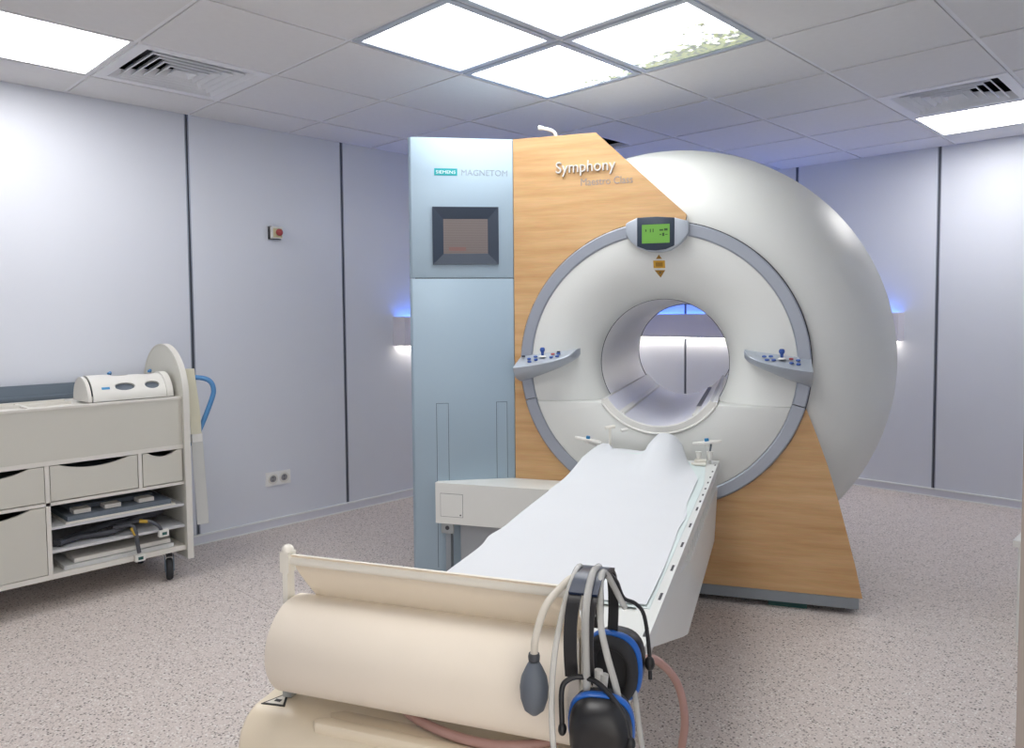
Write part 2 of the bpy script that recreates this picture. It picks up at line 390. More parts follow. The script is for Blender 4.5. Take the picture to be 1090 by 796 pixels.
for (i, j), k in VENT.items():
    cx, cy = ctile(i, j); t = thing('air_vent', VL[k], 'air vent', (cx, cy, H), 0, 'square ceiling air vents')
    for q in ((-.291, .291, -.291, -.245), (-.291, .291, .245, .291), (-.291, -.245, -.245, .245), (.245, .291, -.245, .245)): box('vent_frame', TEE, t, (*q, -.005, .012), .001)
    box('vent_box', PLEN, t, (-.28, .28, -.28, .28, .10, .15))
    bm = bmesh.new()
    for q in ((-.29, .29, -.29, -.28), (-.29, .29, .28, .29), (-.29, -.28, -.28, .28), (.28, .29, -.28, .28)): add_box(bm, *q, .0125, .10)
    finish('vent_box_wall', bm, PLEN, t)
    for n in range(6):
        ro = .243-.039*n; ri = ro-.026; bm = bmesh.new(); R = []
        for (r, z) in ((ro+.001, -.004), (ro+.001, .0), (max(ri, .004), .034), (max(ri, .004), .0325), (ro-.003, -.0015), (ro-.003, -.004)):
            R.append([bm.verts.new((sx*r, sy*r, z)) for sx, sy in ((-1, -1), (1, -1), (1, 1), (-1, 1))])
        for A, B in zip(R, R[1:]+R[:1]):
            for q in range(4): bm.faces.new((A[q], A[(q+1) % 4], B[(q+1) % 4], B[q]))
        finish('louvre', bm, mat('louvre white', (.86, .87, .90), .45), t)
# pipe seen through the missing tile
xg = NX+TS*2.485; y0_, y1_ = NY+TS*3, NY+TS*4                     # one tile is cut short and leaves an opening
yg = NY+TS*3.42
box('tee_bar', TEE, ce, (xg-.012, xg+.012, y0_+.0095, y1_-.0095, H-.001, H+.03))
box('tee_bar', TEE, ce, (NX+TS*2+.0095, xg-.0125, yg-.009, yg+.009, H+.002, H+.03))
box('ceiling_tile', TILE, ce, (NX+TS*2+.0105, xg-.0125, y0_+.0105, yg-.0105, H-.003, H+.015), .0015)
box('ceiling_tile', TILE, ce, (xg+.0125, NX+TS*3-.0105, y0_+.0105, y1_-.0105, H-.003, H+.015), .0015)
px_, py_ = NX+TS*2.3, NY+TS*3.45
tag(tube('ceiling_pipe', mat('pipe foil', (.35, .33, .22), .35, .4), None, [(px_+.09, py_+.16, 2.74), (px_+.03, py_+.2, 2.60), (px_+.04, py_+.24, 2.46), (px_+.05, py_+.24, 2.42)], .022), 'dull metal pipe glimpsed through the missing ceiling tile', 'pipe')

# wall ledge with hidden blue and white lamps, along both walls round the corner
lg = thing('light_ledge', 'lilac wall ledge with hidden blue light above and white light below', 'wall light', (0, 0, 0))
LEDM = mat('ledge lilac', (.74, .72, .80), .45)
D_ = .13
box('ledge_board', LEDM, lg, (.0005, D_, -2.585, -.0005, 1.071, 1.089), .002)
box('ledge_front', LEDM, lg, (D_-.018, D_, -2.585, -D_, 1.0895, 1.27), .002)
box('ledge_end', LEDM, lg, (.0005, D_-.0185, -2.585, -2.57, 1.0895, 1.27), .002)
box('ledge_board', LEDM, lg, (D_+.0005, 2.47, -D_, -.0005, 1.071, 1.089), .002)
box('ledge_front', LEDM, lg, (D_-.018, 2.47, -D_, -D_+.018, 1.0895, 1.27), .002)
box('ledge_end', LEDM, lg, (2.455, 2.47, -D_+.0185, -.0005, 1.0895, 1.27), .002)
for nm, m, z0, z1 in (('blue_light_strip', LED_B, 1.222, 1.230), ('white_light_strip', LED_W, 1.063, 1.0705)):
    box(nm, m, lg, (.02, .05, -2.555, -.06, z0, z1)); box(nm, m, lg, (.06, 2.44, -.05, -.02, z0, z1))

# emergency stop and socket on the left wall
t = thing('emergency_stop', 'red emergency stop button in a small box on the left wall', 'button', (0, -3.457, 1.778)); t.scale = (.9, .82, .82)
box('back_plate', BLACK, t, (.0005, .02, -.046, .046, -.046, .046), .004)
box('button_box', WHITE, t, (.0205, .052, -.04, .04, -.042, .042), .004)
box('button_label', mat('pale yellow label', (.62, .58, .36), .5), t, (.0525, .054, -.034, .034, -.036, .03), .0)
revolve('red_button', REDB, t, [(0, .088), (.014, .087), (.024, .08), (.026, .072), (.022, .066), (.014, .064), (.013, .0545)], (0, .002, .0), 'x', 24)
t = thing('wall_socket', 'white double power socket low on the left wall', 'socket', (0, -3.47, .299))
box('plate', mat('socket white', (.88, .88, .87), .35), t, (.0005, .011, -.08, .08, -.041, .041), .003)
for y in (-.037, .037):
    rg = revolve('socket_insert', WHITE, t, [(.031, .0112), (.031, .016), (.022, .016), (.021, .0115)], (0, y, 0), 'x', 24)
    revolve('socket_well', mat('socket shade', (.30, .30, .32), .5), rg, [(0, .0116), (.0205, .0116), (.0205, .0122), (0, .0122)], (0, y, 0), 'x', 24)
    for dz in (-.008, .008): box('pin_hole', BLACK, rg, (.0123, .0126, y-.003, y+.003, dz-.003, dz+.003))

# ------------------------------------------------------------------ scanner
ZC, RR = 1.0526, .6448
g = thing('mri_scanner', 'large white MRI scanner with beech front panels and blue-grey control column', 'mri scanner', (2.3132, -2.8527, 0), radians(26.5)); g.scale = (.994, .994, .994)
ZS = .881                                                     # split between upper and lower front cover
# outer shell of the magnet
prof = [(.652, .035)]
for k in range(1, 17):
    a = 1.08*k/16; prof.append((.652+.392*sin(a)/sin(1.08), .035+.42*(1-cos(a))/(1-cos(1.08))))
prof += [(1.049, .463), (1.050, .48), (1.046, .75), (1.035, 1.05)]
for k in range(1, 9):
    a = pi/2*k/8; prof.append((1.035-.2*(1-cos(a)), 1.05+.30*sin(a)))
prof += [(.6, 1.43), (.42, 1.44), (.345, 1.43), (.32, 1.40)]
revolve('magnet_shell', GLOSS, g, prof, (0, 0, ZC), 'y', 128)
# beech panels: everything outside the ring, split on the left
RO = RR-.004
a_lo, a_hi = math.atan2(.875-ZC, .626), math.atan2(1.724-ZC, .123)
aL = math.atan2(1.058-ZC, -RO)
aL = aL if aL > 0 else aL+2*pi
Lx = -.678
up_poly = [(Lx, 1.0595), (Lx, 2.112), (-.282, 2.112), (.123, 1.724)]+arc(0, ZC, RO, a_hi, aL, 48)
lo_poly = [(Lx, .075), (.857, .075), (.83, .20), (.794, .345), (.757, .49), (.714, .635), (.672, .755), (.626, .875)]
lo_poly += arc(0, ZC, RO, a_lo, aL-2*pi, 64)[1:]+[(Lx, 1.0575)]
prism('beech_panel', WOOD, g, up_poly, 'y', 0, .03, 0)
prism('beech_panel', WOOD, g, lo_poly, 'y', 0, .03, 0)
box('panel_edge', WHITE, g, (Lx+.01, .60, .031, .10, .08, .40))
# grey ring: upper and lower piece
aS = math.asin((ZS-ZC)/RR)
rp = [(RR, .02), (RR, -.008), (RR-.006, -.014), (.596, -.012), (.590, -.006), (.590, .02)]
revolve('ring_trim', RINGM, g, rp, (0, 0, ZC), 'y', 110, aS+.003, pi-aS-.003, closed=True, smooth=30)
revolve('ring_trim', RINGM, g, [(r, h-.004 if h < 0 else h) for r, h in rp], (0, 0, ZC), 'y', 70, pi-aS+.003, 2*pi+aS-.003, closed=True, smooth=30)
revolve('ring_gap', SLOT, g, [(RR+.001, .019), (RR+.0045, .019), (RR+.0045, .0), (RR+.001, .0)], (0, 0, ZC), 'y', 110, closed=True, smooth=False)
# upper front cover, trumpet shaped
BR, BD, BT = .304, .225, .288
tp_ = []
for k in range(0, 25):
    a = pi/2*k/24; tp_.append((.589-(.589-BR)*cos(a)**.9 if k < 24 else .589, BD-(BD+.004)*sin(a)))
revolve('front_cover', GLOSS, g, tp_, (0, 0, ZC), 'y', 128, clip=((0, 0, ZS+.001), (0, 0, -1)))
revolve('bore_seam', SLOT, g, [(BR+.001, BD), (BR-.002, BD-.001), (BR-.002, BD+.004), (BR+.001, BD+.004)], (0, 0, ZC), 'y', 96, closed=True)
# lower front cover with a half round notch for the bore
RI = .312
ao, ai = math.asin((ZS-ZC)/.589), math.asin((ZS-ZC)/RI)
poly = arc(0, ZC, .589, pi-ao, 2*pi+ao, 60)+arc(0, ZC, RI, 2*pi+ai, pi-ai, 40)
prism('lower_cover', GLOSS, g, poly, 'y', -.012, .20, .004, smooth=30)
tube('bore_lip', WHITE, g, [(x, -.012, z) for x, z in arc(0, ZC, RI-.004, pi-ai+.05, 2*pi+ai-.05, 30)], .006, 8, smooth=False)
# bore
revolve('bore_liner', BOREW, g, [(BR, BD+.004), (BT+.004, 1.405), (BT+.016, 1.405), (BR+.012, BD+.004)], (0, 0, ZC), 'y', 96, closed=True, smooth=30)
at = math.asin((.895-ZC)/(BT-.001))
revolve('bore_tray', mat('tray white', (.72, .72, .76), .35), g, [(BT-.001, -.005), (BT-.001, 1.40), (BT-.016, 1.40), (BT-.016, -.005)], (0, 0, ZC), 'y', 50, pi-at, 2*pi+at, closed=True, smooth=30)
revolve('tray_flange', WHITE, g, [(BT-.016, -.004), (BT-.012, -.012), (RI-.002, -.012), (RI-.002, .012), (BT-.0005, .012), (BT-.0005, -.004)], (0, 0, ZC), 'y', 50, pi-at, 2*pi+at, closed=True, smooth=30)
for s in (-1, 1):
    loft('bore_shelf', WHITE, g, [[(s*.234, d, z1), (s*xo, d, z1), (s*xo, d, z1-.012), (s*.234, d, z1-.012)] for d, xo, z1 in ((-.004, .258, .895), (.25, .258, .895), (1.39, .246, .895))], smooth=False)
for s in (-1, 1):
    prism('bore_rail', WHITE, g, [(s*.150, .790), (s*.186, .8165), (s*.180, .845), (s*.150, .838)], 'y', .0, 1.34, .004)
box('rail_slot', mat('slot grey', (.25, .25, .28), .6), g, (.152, .174, .25, 1.2, .8435, .8446), 0, M=None)
revolve('bore_rear_edge', SLOT, g, [(BT+.0035, 1.4055), (BT, 1.4055), (BT, 1.411), (BT+.0035, 1.411)], (0, 0, ZC), 'y', 96, closed=True)
# control column
cpoly = [(Lx-.003, .0), (-1.108, -.212), (-1.122, -.205), (-1.134, -.185), (-1.125, .25), (Lx-.003, .25)]
prism('column_lower_cover', COLM, g, cpoly, 'z', .06, 1.4585, .0015)
prism('column_upper_cover', COLM, g, cpoly, 'z', 1.4625, 2.112, .0015)
prism('column_core', SLOT, g, [(Lx-.01, .01), (-1.10, -.20), (-1.115, .24), (Lx-.01, .24)], 'z', .02, 2.10)
MC = T(Lx-.003, 0, 0) @ Matrix.Rotation(math.atan2(.212, 1.108+Lx-.003), 4, 'Z')        # facet frame: x along the facet, y into it
for a, b, z0 in ((-.372, -.318, .085), (-.086, -.037, .505)):
    box('groove_gap', SLOT, g, (a-.002, b+.002, -.0006, .003, z0, .872), 0, MC)
    box('groove_strip', COLM, g, (a, b, -.0012, .003, z0, .870), .0005, MC)
bz = [(-.381, 1.523), (-.071, 1.525), (-.071, 1.793), (-.381, 1.791)]
inn = [(-.330, 1.574), (-.121, 1.576), (-.121, 1.738), (-.330, 1.736)]
bm = bmesh.new()
rows = [[bm.verts.new((x, y, z)) for x, z in q] for q, y in ((bz, .002), (bz, -.014), (inn, -.003), (inn, .002))]
for A, B in zip(rows, rows[1:]):
    for k in range(4): bm.faces.new((A[k], A[(k+1) % 4], B[(k+1) % 4], B[k]))
bz_o = finish('screen_bezel', bm, NAVY, g, MC)
sc = box('touch_screen', SCREEN, bz_o, (-.331, -.120, -.0025, .001, 1.573, 1.739), 0, MC)
box('screen_button', mat('screen reddish', (.19, .10, .09), .3), bz_o, (-.305, -.225, -.0032, -.0026, 1.588, 1.606), 0, MC)
pl = box('maker_plate', TEAL, g, (-.369, -.262, -.002, .001, 1.938, 1.970), 0, MC); pl['label'] = 'teal name plate with white capitals'
text('plate_lettering', 'SIEMENS', .021, WTXT, pl, MC @ T(-.361, -.0024, 1.946) @ RX, .0004, .091)
text('column_lettering', 'MAGNETOM', .040, GREYT, g, MC @ T(-.243, -.0005, 1.9395) @ RX, .001, .218)
text('raised_lettering', 'Symphony', .074, LTXT, g, T(-.468, -.006, 1.938) @ Matrix.Rotation(radians(.0), 4, 'Y') @ RX, .006, .277)
text('printed_lettering', 'Maestro Class', .048, mat('grey brown print', (.36, .31, .28), .5), g, T(-.352, -.0012, 1.876) @ RX, .0008, .238)
# status display on top of the ring
hp_ = [(-.139, 1.690), (-.139, 1.638), (-.115, 1.606), (-.085, 1.580), (-.04, 1.564), (.01, 1.558), (.06, 1.566), (.10, 1.592), (.124, 1.618), (.137, 1.640), (.137, 1.688), (.078, 1.706), (.0, 1.714), (-.09, 1.712)]
hs = prism('display_housing', PANM, g, hp_, 'y', -.050, .0, .008)
bp = [(-.087, 1.712), (-.087, 1.586), (-.045, 1.569), (-.005, 1.565), (.04, 1.570), (.076, 1.584), (.076, 1.706), (.0, 1.713)]
bpo = prism('display_bezel', NAVY, hs, bp, 'y', -.055, -.045, .003)
box('green_lcd', LCD, hs, (-.065, .056, -.0565, -.0552, 1.597, 1.679))
for x0, x1, z0, z1 in ((-.05, -.045, 1.648, 1.658), (-.03, -.026, 1.645, 1.66), (-.018, -.014, 1.645, 1.66), (.012, .028, 1.650, 1.657), (.032, .047, 1.650, 1.660), (.012, .020, 1.632, 1.636), (.024, .033, 1.627, 1.641), (.037, .047, 1.632, 1.635)):
    box('lcd_mark', mat('lcd mark', (.02, .07, .01), .5), hs, (x0, x1, -.0571, -.0566, z0, z1))
def cov(x, z):                                             # depth of the trumpet at a point
    r = min(.589, sqrt(x*x+(z-ZC)**2)); c = max(0, min(1, (.589-r)/(.589-BR)))**(1/.9); return BD-(BD+.004)*sqrt(1-c*c)
def sticker(name, pts, m, lift=.0015):
    bm = bmesh.new(); A = [bm.verts.new((x, cov(x, z)-lift, z)) for x, z in pts]; B = [bm.verts.new((x, cov(x, z)+.004, z)) for x, z in pts]
    bm.faces.new(A); bm.faces.new(B[::-1])
    for k in range(len(A)): bm.faces.new((A[k], B[k], B[(k+1) % len(A)], A[(k+1) % len(A)]))
    return finish(name, bm, m, g)
sticker('warning_sticker', [(-.011, 1.532), (.015, 1.532), (.002, 1.551)], AMBR)
sticker('warning_sticker', [(-.024, 1.492), (.028, 1.491), (.028, 1.524), (-.024, 1.525)], AMBER); sticker('warning_print', [(-.014, 1.499), (.018, 1.498), (.018, 1.516), (-.014, 1.517)], AMBR, .0022)
sticker('warning_sticker', [(-.020, 1.483), (.028, 1.482), (.005, 1.450)], AMBR); sticker('warning_print', [(-.002, 1.470), (.010, 1.470), (.006, 1.476)], DKMARK, .0022)
# control panels on both sides of the ring
def ctrl(sx):
    N_ = 22; secs = []
    xi, xo = (.372, .642)
    def P(u): return .012+.115*sqrt(max(0, 1-(1-u)**2))
    def zt(u): return 1.128-.028*u
    for k in range(N_+1):
        u = k/N_; x = sx*(xi+(xo-xi)*u); p = P(u); f = p/.127; y0 = .02+max(0, cov(x, 1.08))*(1 if abs(x) < .58 else 0)
        q = u**.62 if u > 0 else 0
        secs.append([(x, y0, zt(u)), (x, -.012-p*.96, zt(u)-.052*f), (x, -.014-p, zt(u)-.052*f-.005), (x, -.010-p*.97, zt(u)-.052*f-.010-.012*q),
                     (x, -.010-p*.70, zt(u)-.052*f-.014-.040*q), (x, -.01-p*.3, zt(u)-.035-.088*q), (x, y0, zt(u)-.030-.105*q)])
    c = loft('control_panel', PANM, g, secs, smooth=35)
    sl = math.atan2(.052, .127)
    def on(u, v):
        x = sx*(xi+(xo-xi)*u); p = P(u); f = p/.127; return Vector((x, -.012-p*.96*v, zt(u)-.052*f*v+.0008))
    for u, v, m in ((.30, .50, BLUEB), (.40, .38, BLUEB), (.34, .76, BLUEB), (.44, .66, BLUEB), (.70, .36, REDB), (.80, .40, BLUEB), (.70, .66, BLUEB), (.80, .68, BLUEB)):
        if sx < 0: u = 1.09-u
        q = on(u, v); Mx = Matrix.Translation(q) @ Matrix.Rotation(sl, 4, 'X')
        revolve('button', m, c, [(0, .003), (.0085, .003), (.0095, .0015), (.0095, -.001)], (0, 0, 0), 'z', 14, M=Mx @ Matrix.Diagonal((1, .8, 1, 1)))
    if sx < 0:
        for u in (.92, .30):
            q = on(u, .28); revolve('key_knob', NAVY, c, [(0, .008), (.008, .007), (.009, -.001)], (0, 0, 0), 'z', 14, M=Matrix.Translation(q))
    q = on(.56, .45); jr = revolve('joystick', WHITE, c, [(0, .006), (.013, .005), (.018, -.001)], (0, 0, 0), 'z', 18, M=Matrix.Translation(q))
    revolve('joystick_knob', BLUEB, jr, [(.0, .005), (.006, .005), (.007, .020), (.012, .028), (.012, .036), (.008, .042), (0, .043)], (0, 0, 0), 'z', 16, M=Matrix.Translation(q))
    return c
ctrl(1); ctrl(-1)
# plinth, feet, cable stub on top
box('plinth', PLIN, g, (-.66, .842, -.008, .45, .030, .0745), .003)
box('foot', GREEN, g, (.48, .64, .02, .12, 0, .0295)); box('foot', GREEN, g, (-.5, -.36, .02, .12, 0, .0295))
box('base_block', SLOT, g, (-.45, .45, .3, 1.2, 0, .06)); box('column_foot', PLIN, g, (-1.09, -.70, .0, .22, 0, .02))
tube('cable_stub', WHITE, g, [(-.472, .015, 2.105), (-.478, .013, 2.128), (-.50, .006, 2.142), (-.54, -.002, 2.152)], .008, 8)
tube('cable_stub_tip', WHITE, g, [(-.532, 0, 2.151), (-.553, -.004, 2.154)], .011, 8, smooth=False)
# box under the table that leans on the column
sb = box('support_box', TBODY, g, (-1.012, -.285, -.200, -.006, .31, .502), .012)
box('door_gap', SLOT, sb, (-.9865, -.8735, -.2006, -.198, .3435, .4535)); box('access_door', TBODY, sb, (-.985, -.875, -.2015, -.198, .345, .452), .0012); box('door_latch', SLOT, sb, (-.889, -.882, -.2028, -.2019, .352, .358))
box('support_leg', PLIN, g, (-.968, -.942, -.185, -.155, .0, .305), .002)
lb = box('leg_bracket', mat('bracket grey', (.34, .36, .37), .5), g, (-.985, -.925, -.195, -.1852, .262, .3095), .003)
revolve('bracket_pin', SLOT, lb, [(0, -.1975), (.010, -.1975), (.010, -.1953)], (-.955, 0, .289), 'y', 16)
box('support_shroud', mat('shroud grey', (.34, .36, .38), .5), g, (-.90, -.30, -.165, -.01, .0, .308), .004)

# ------------------------------------------------------------------ patient table
KT = .9887
t = thing('patient_table', 'long white patient table docked into the scanner with cream end cover', 'patient table', (2.3377, -2.8877, 0), radians(24.8)); t.scale = (KT, KT, KT)
TB = t
box('table_top', TABLEW, t, (-.218, .218, -2.12, -.03, .61, .647), .004)
for s in (-1, 1):
    a, b = sorted((s*.2185, s*.2685))
    ra = box('side_rail', TABLEW, t, (a, b, -2.12, -.03, .617, .652), .003)
    for y in [-.131, -.266, -.377, -.476, -.58, -.679, -.777, -.88, -1.084, -1.286, -1.489, -1.692, -1.896, -2.05]:
        big = y < -.8
        box('rail_slot', SLOT, ra, (s*.259-.003, s*.259+.003, y-(.022 if big else .012), y+(.022 if big else .012), .650, .6526))
# body below: deep towards the scanner, tapering up to the near end
secs = []
for y, hw, zb, hw2 in ((-.035, .262, .30, .25), (-1.05, .258, .30, .25), (-1.10, .252, .31, .24), (-1.85, .205, .565, .19), (-2.05, .19, .590, .18)):
    secs.append([(hw-.045, y, .609), (hw-.008, y, min(.55, .609) if zb < .5 else .60), (hw, y, .535 if zb < .5 else .596), (hw2, y, zb), (-hw2, y, zb), (-hw, y, .535 if zb < .5 else .596), (-hw+.008, y, min(.55, .609) if zb < .5 else .60), (-hw+.045, y, .609)])
bd = loft('table_body', TBODY, t, secs, smooth=20)
for k in range(22):
    y = -.10-.048*k
    for s in (-1, 1): box('rib', TBODY, bd, (min(s*.225, s*.262), max(s*.225, s*.262), y-.005, y+.005, .552, .616))
box('pedestal', TBODY, t, (-.16, .06, -.62, -.10, 0, .302), .01)
# cream cover at the near end
def across(name, m, parent, prof_, x0, x1, bevel):
    bm = bmesh.new(); A = [bm.verts.new((x0, y, z)) for y, z in prof_]; B = [bm.verts.new((x1, y, z)) for y, z in prof_]; n = len(prof_)
    bm.faces.new(A); bm.faces.new(B[::-1])
    for k in range(n): bm.faces.new((A[k], B[k], B[(k+1) % n], A[(k+1) % n]))
    bmesh.ops.recalc_face_normals(bm, faces=bm.faces); bev(bm, bevel, 3, 28); return finish(name, bm, m, parent, smooth=40)
prf = [(-2.105, .50), (-2.105, .606), (-2.125, .606), (-2.128, .640), (-2.20, .642), (-2.25, .634), (-2.31, .628), (-2.345, .628), (-2.368, .618), (-2.385, .598), (-2.392, .57), (-2.392, .546)]
ec_ = across('end_cover', CREAM, t, prf+[(-2.38, .50)], -.345, .272, .008)
across('cover_seam', mat('cream pale seam', (.86, .80, .68), .4), ec_, [(-2.393, .540), (-2.398, .542), (-2.398, .548), (-2.393, .550)], -.346, .273, .0015)
across('cover_skirt', CREAM, ec_, [(-2.11, .4995), (-2.377, .4995), (-2.37, .455), (-2.11, .455)], -.338, .25, .008)
across('cover_base', CREAM2, ec_, [(-2.12, .4545), (-2.34, .4545), (-2.32, .38), (-2.12, .38)], -.30, .22, .008)
hr = prism('grip_edge', CREAM, ec_, [(-.205, -2.372), (.225, -2.376), (.235, -2.362), (.225, -2.352), (-.195, -2.347), (-.215, -2.358)], 'z', .612, .6335, .006)
prism('grip_recess_shade', mat('cream shade', (.70, .60, .45), .5), ec_, [(-.190, -2.345), (.215, -2.350), (.225, -2.335), (.215, -2.322), (-.18, -2.317), (-.20, -2.33)], 'z', .627, .6292, .001)  # flat plate, shade of the grip recess put into its darker cream
box('orange_latch', AMBER, ec_, (-.30, -.285, -2.398, -2.380, .507, .525), .002)
tri = [(-.331, -2.343), (-.308, -2.296), (-.286, -2.338)]
cx_, cy_ = sum(p[0] for p in tri)/3, sum(p[1] for p in tri)/3
tr = prism('warning_triangle', DKMARK, ec_, tri, 'z', .6275, .6293); prism('triangle_field', CREAM2, tr, [(cx_+(x-cx_)*.74, cy_+(y-cy_)*.74) for x, y in tri], 'z', .6293, .6297)
box('triangle_mark', DKMARK, tr, (cx_-.006, cx_+.006, cy_-.004, cy_+.004, .6297, .6299))
# arm rests and plugs at the scanner end
for s, M2 in ((-1, T(-.30, -.10, .728)), (1, T(.222, -.10, .742))):
    Mx = M2 @ Matrix.Rotation(radians(-8*s), 4, 'Y')
    pd = [(.062*cos(a), .017*sin(a)) for a in [2*pi*k/28 for k in range(28)]]
    p_ = prism('restraint_paddle', WHITE, t, pd, 'z', -.006, .006, .003, M=Mx)
    revolve('blue_cap', mat('cap blue', (.02, .20, .42), .4), p_, [(0, .018), (.009, .018), (.010, .006)], (0, 0, 0), 'z', 14, M=Mx)
    revolve('paddle_peg', WHITE, p_, [(.012, -.0065), (.012, -.016), (0, -.016)], (0, 0, 0), 'z', 14, M=Mx)
    tube('paddle_arm', TBODY, t, [(M2.translation.x, -.10, M2.translation.z-.008), (s*.235, -.10, .69), (s*.235, -.10, .648)], .007, 8)
tube('t_post', CREAM2, t, [(-.205, -.07, .648), (-.205, -.07, .785)], .006, 8, smooth=False); tube('t_post_bar', CREAM2, t, [(-.225, -.08, .783), (-.185, -.06, .788)], .008, 8, smooth=False)
tube('t_post_bar', WHITE, t, [(-.155, -.07, .772), (-.13, -.05, .776)], .008, 8, smooth=False)
box('plug_block', CREAM2, t, (.175, .222, -.15, -.11, .652, .672), .004)
for x, z in ((.188, .705), (.236, .708)): tube('plug', WHITE, t, [(x, -.12, .672), (x, -.12, z)], lambda u: .008+.006*u, 10, smooth=False)
tube('plug_cable', BULB, t, [(.236, -.12, .708), (.238, -.10, .735), (.222, -.09, .745)], .004, 8)
tube('connector_bar', CREAM2, t, [(.165, -.18, .662), (.225, -.18, .662)], .007, 8, smooth=False)

# sheets lying on the table (same frame)
MT = T(2.3377, -2.8877, 0) @ Matrix.Rotation(radians(24.8), 4, 'Z') @ Matrix.Diagonal((KT, KT, KT, 1))
def hump(x, y):
    a = max(0, min(1, (y+.62)/.55)); a = a*a*(3-2*a)
    prof_ = .105*math.exp(-(abs(x-.045)/(.072 if x < .045 else .085))**2.8)+.05*(1/(1+math.exp((x+.02)/.03)))
    return a*prof_
def mint(u, v):
    y = -1.775+(1.775-.16)*u; xr = .247-.03*max(0, (y+.5)/.4); x = -.2+(xr+.2)*v
    return MT @ Vector((x, y, .6535+.9*hump(x, y) if x < .2 else .6535+.2*hump(x, y)))
tag(sheet('underpad_sheet', MINT, None, mint, 60, 20), 'pale mint sheet peeking out under the white paper', 'sheet')
def paper(u, v):
    y = -1.765+(1.765-.055)*u
    xr = (.238 if y < -1.25 else .238-.02*min(1, (y+1.25)/.4))+.003*sin(7*y)+.014*math.exp(-((y+1.0)/.12)**2)
    if y > -.45: xr -= .105*((y+.45)/.4)**1.3
    xl = -.272+.004*sin(3*y)-.012*math.exp(-((y+1.38)/.06)**2)
    if y > -.30: xl += .03*((y+.3)/.25)
    x = xl+(xr-xl)*v
    z = .657+hump(x, y)+.0022*sin(9*y+4*x)*sin(5*x-2*y)
    if y > -.25 and -.2 < x < -.03: z -= .02*((y+.25)/.2)
    return MT @ Vector((x, y, z))
tag(sheet('paper_sheet', PAPER, None, paper, 90, 36), 'white paper sheet spread along the patient table', 'paper sheet')

# holder and paper roll at the near end
t = thing('roll_holder', 'cream paper roll holder with two posts and a crossbar', 'holder', MT @ Vector((0, -2.30, .601)), radians(24.8)); t.scale = (KT, KT, KT)
for s, e_ in ((-1, -.300), (1, .235)):
    zb = .0285
    po = loft('post', CREAM2, t, [[(e_-.005, -.010, z), (e_+.005, -.010, z), (e_+.005, .010, z), (e_-.005, .010, z)] for z in (zb+.0005, .27)], smooth=False)
    ball('post_knob', CREAM2, po, (e_, 0, .287), (.010, .012, .011)); box('post_neck', CREAM2, po, (e_-.009, e_+.009, -.011, .011, .25, .286), .005)
    box('post_foot', mat('foot steel grey', (.42, .43, .42), .35, .5), po, (e_-.009, e_+.009, -.012, .012, zb+.0003, .07), .002)
tube('crossbar', CREAM2, t, [(-.30, 0, .272), (.235, 0, .272)], .0095, 14, smooth=False)
tube('roll_spindle', CREAM2, t, [(-.30, 0, .126), (.235, 0, .126)], .012, 12, smooth=False)
t = thing('paper_roll', 'thick cream paper roll hanging across the near end of the table', 'paper roll', MT @ Vector((0, -2.30, .601)), radians(24.8)); t.scale = (KT, KT, KT)
revolve('roll', ROLLM, t, [(.0125, -.293), (.079, -.293), (.081, -.290), (.081, .224), (.079, .227), (.0125, .227)], (0, 0, .126), 'x', 56, closed=True, smooth=40)
def hang(u, v):
    z = .126+.012+(.272-.138)*v
    x0 = -.288 if z > .255 else -.288+.022*((.255-z)/.06 if z > .195 else 1.0)
    yb = .076*(1-v)**1.3+.009*0
    if v > .92: yb -= .011*(v-.92)/.08
    return Vector((x0+(.222-x0)*u, yb+.0005, z+.0115*max(0, (v-.85)/.15)))
bm = bmesh.new(); nu, nv = 24, 24
Tg = [[bm.verts.new(hang(i/nu, j/nv)) for j in range(nv+1)] for i in range(nu+1)]
for i in range(nu):
    for j in range(nv): bm.faces.new((Tg[i][j], Tg[i+1][j], Tg[i+1][j+1], Tg[i][j+1]))
res_ = bmesh.ops.solidify(bm, geom=bm.faces[:], thickness=.0012)
finish('free_end', bm, ROLLM, t, smooth=60)

# headset hung over the crossbar
hs = thing('headset', 'black and blue ear-protector headset hung over the roll holder bar', 'headphones', MT @ Vector((.255, -2.31, .72)), radians(24.8)); hs.scale = (KT, KT, KT)
BANDP = [(-.085, .070), (-.092, .11), (-.088, .15), (-.066, .178), (-.03, .190), (.01, .190), (.05, .178), (.074, .15), (.080, .11), (.074, .075)]
def band(x0, x1):
    P = smooth_path([(0, y, z) for y, z in BANDP], 5); secs = []
    for i, p in enumerate(P):
        tn = (P[min(i+1, len(P)-1)]-P[max(0, i-1)]).normalized(); nn = Vector((0, -tn.z, tn.y))
        lo, hi = p-nn*.0022, p+nn*.0022
        secs.append([(x0, lo.y, lo.z), (x1, lo.y, lo.z), (x1, hi.y, hi.z), (x0, hi.y, hi.z)])
    return secs
loft('headband_strap', BLACK, hs, band(-.026, -.008), smooth=40); loft('headband_strap', BLACK, hs, band(.000, .016), smooth=40)
P = smooth_path([(0, y, z) for y, z in BANDP[3:7]], 5); secs = []
for i, p in enumerate(P):
    tn = (P[min(i+1, len(P)-1)]-P[max(0, i-1)]).normalized(); nn = Vector((0, -tn.z, tn.y))
    lo, hi = p+nn*.0023, p+nn*.006
    secs.append([(-.026, lo.y, lo.z), (.016, lo.y, lo.z), (.016, hi.y, hi.z), (-.026, hi.y, hi.z)])
loft('headband_sheen', mat('headband navy sheen', (.010, .022, .055), .3), hs, secs, smooth=40)  # navy colour stands in for the sheen on top of the black band
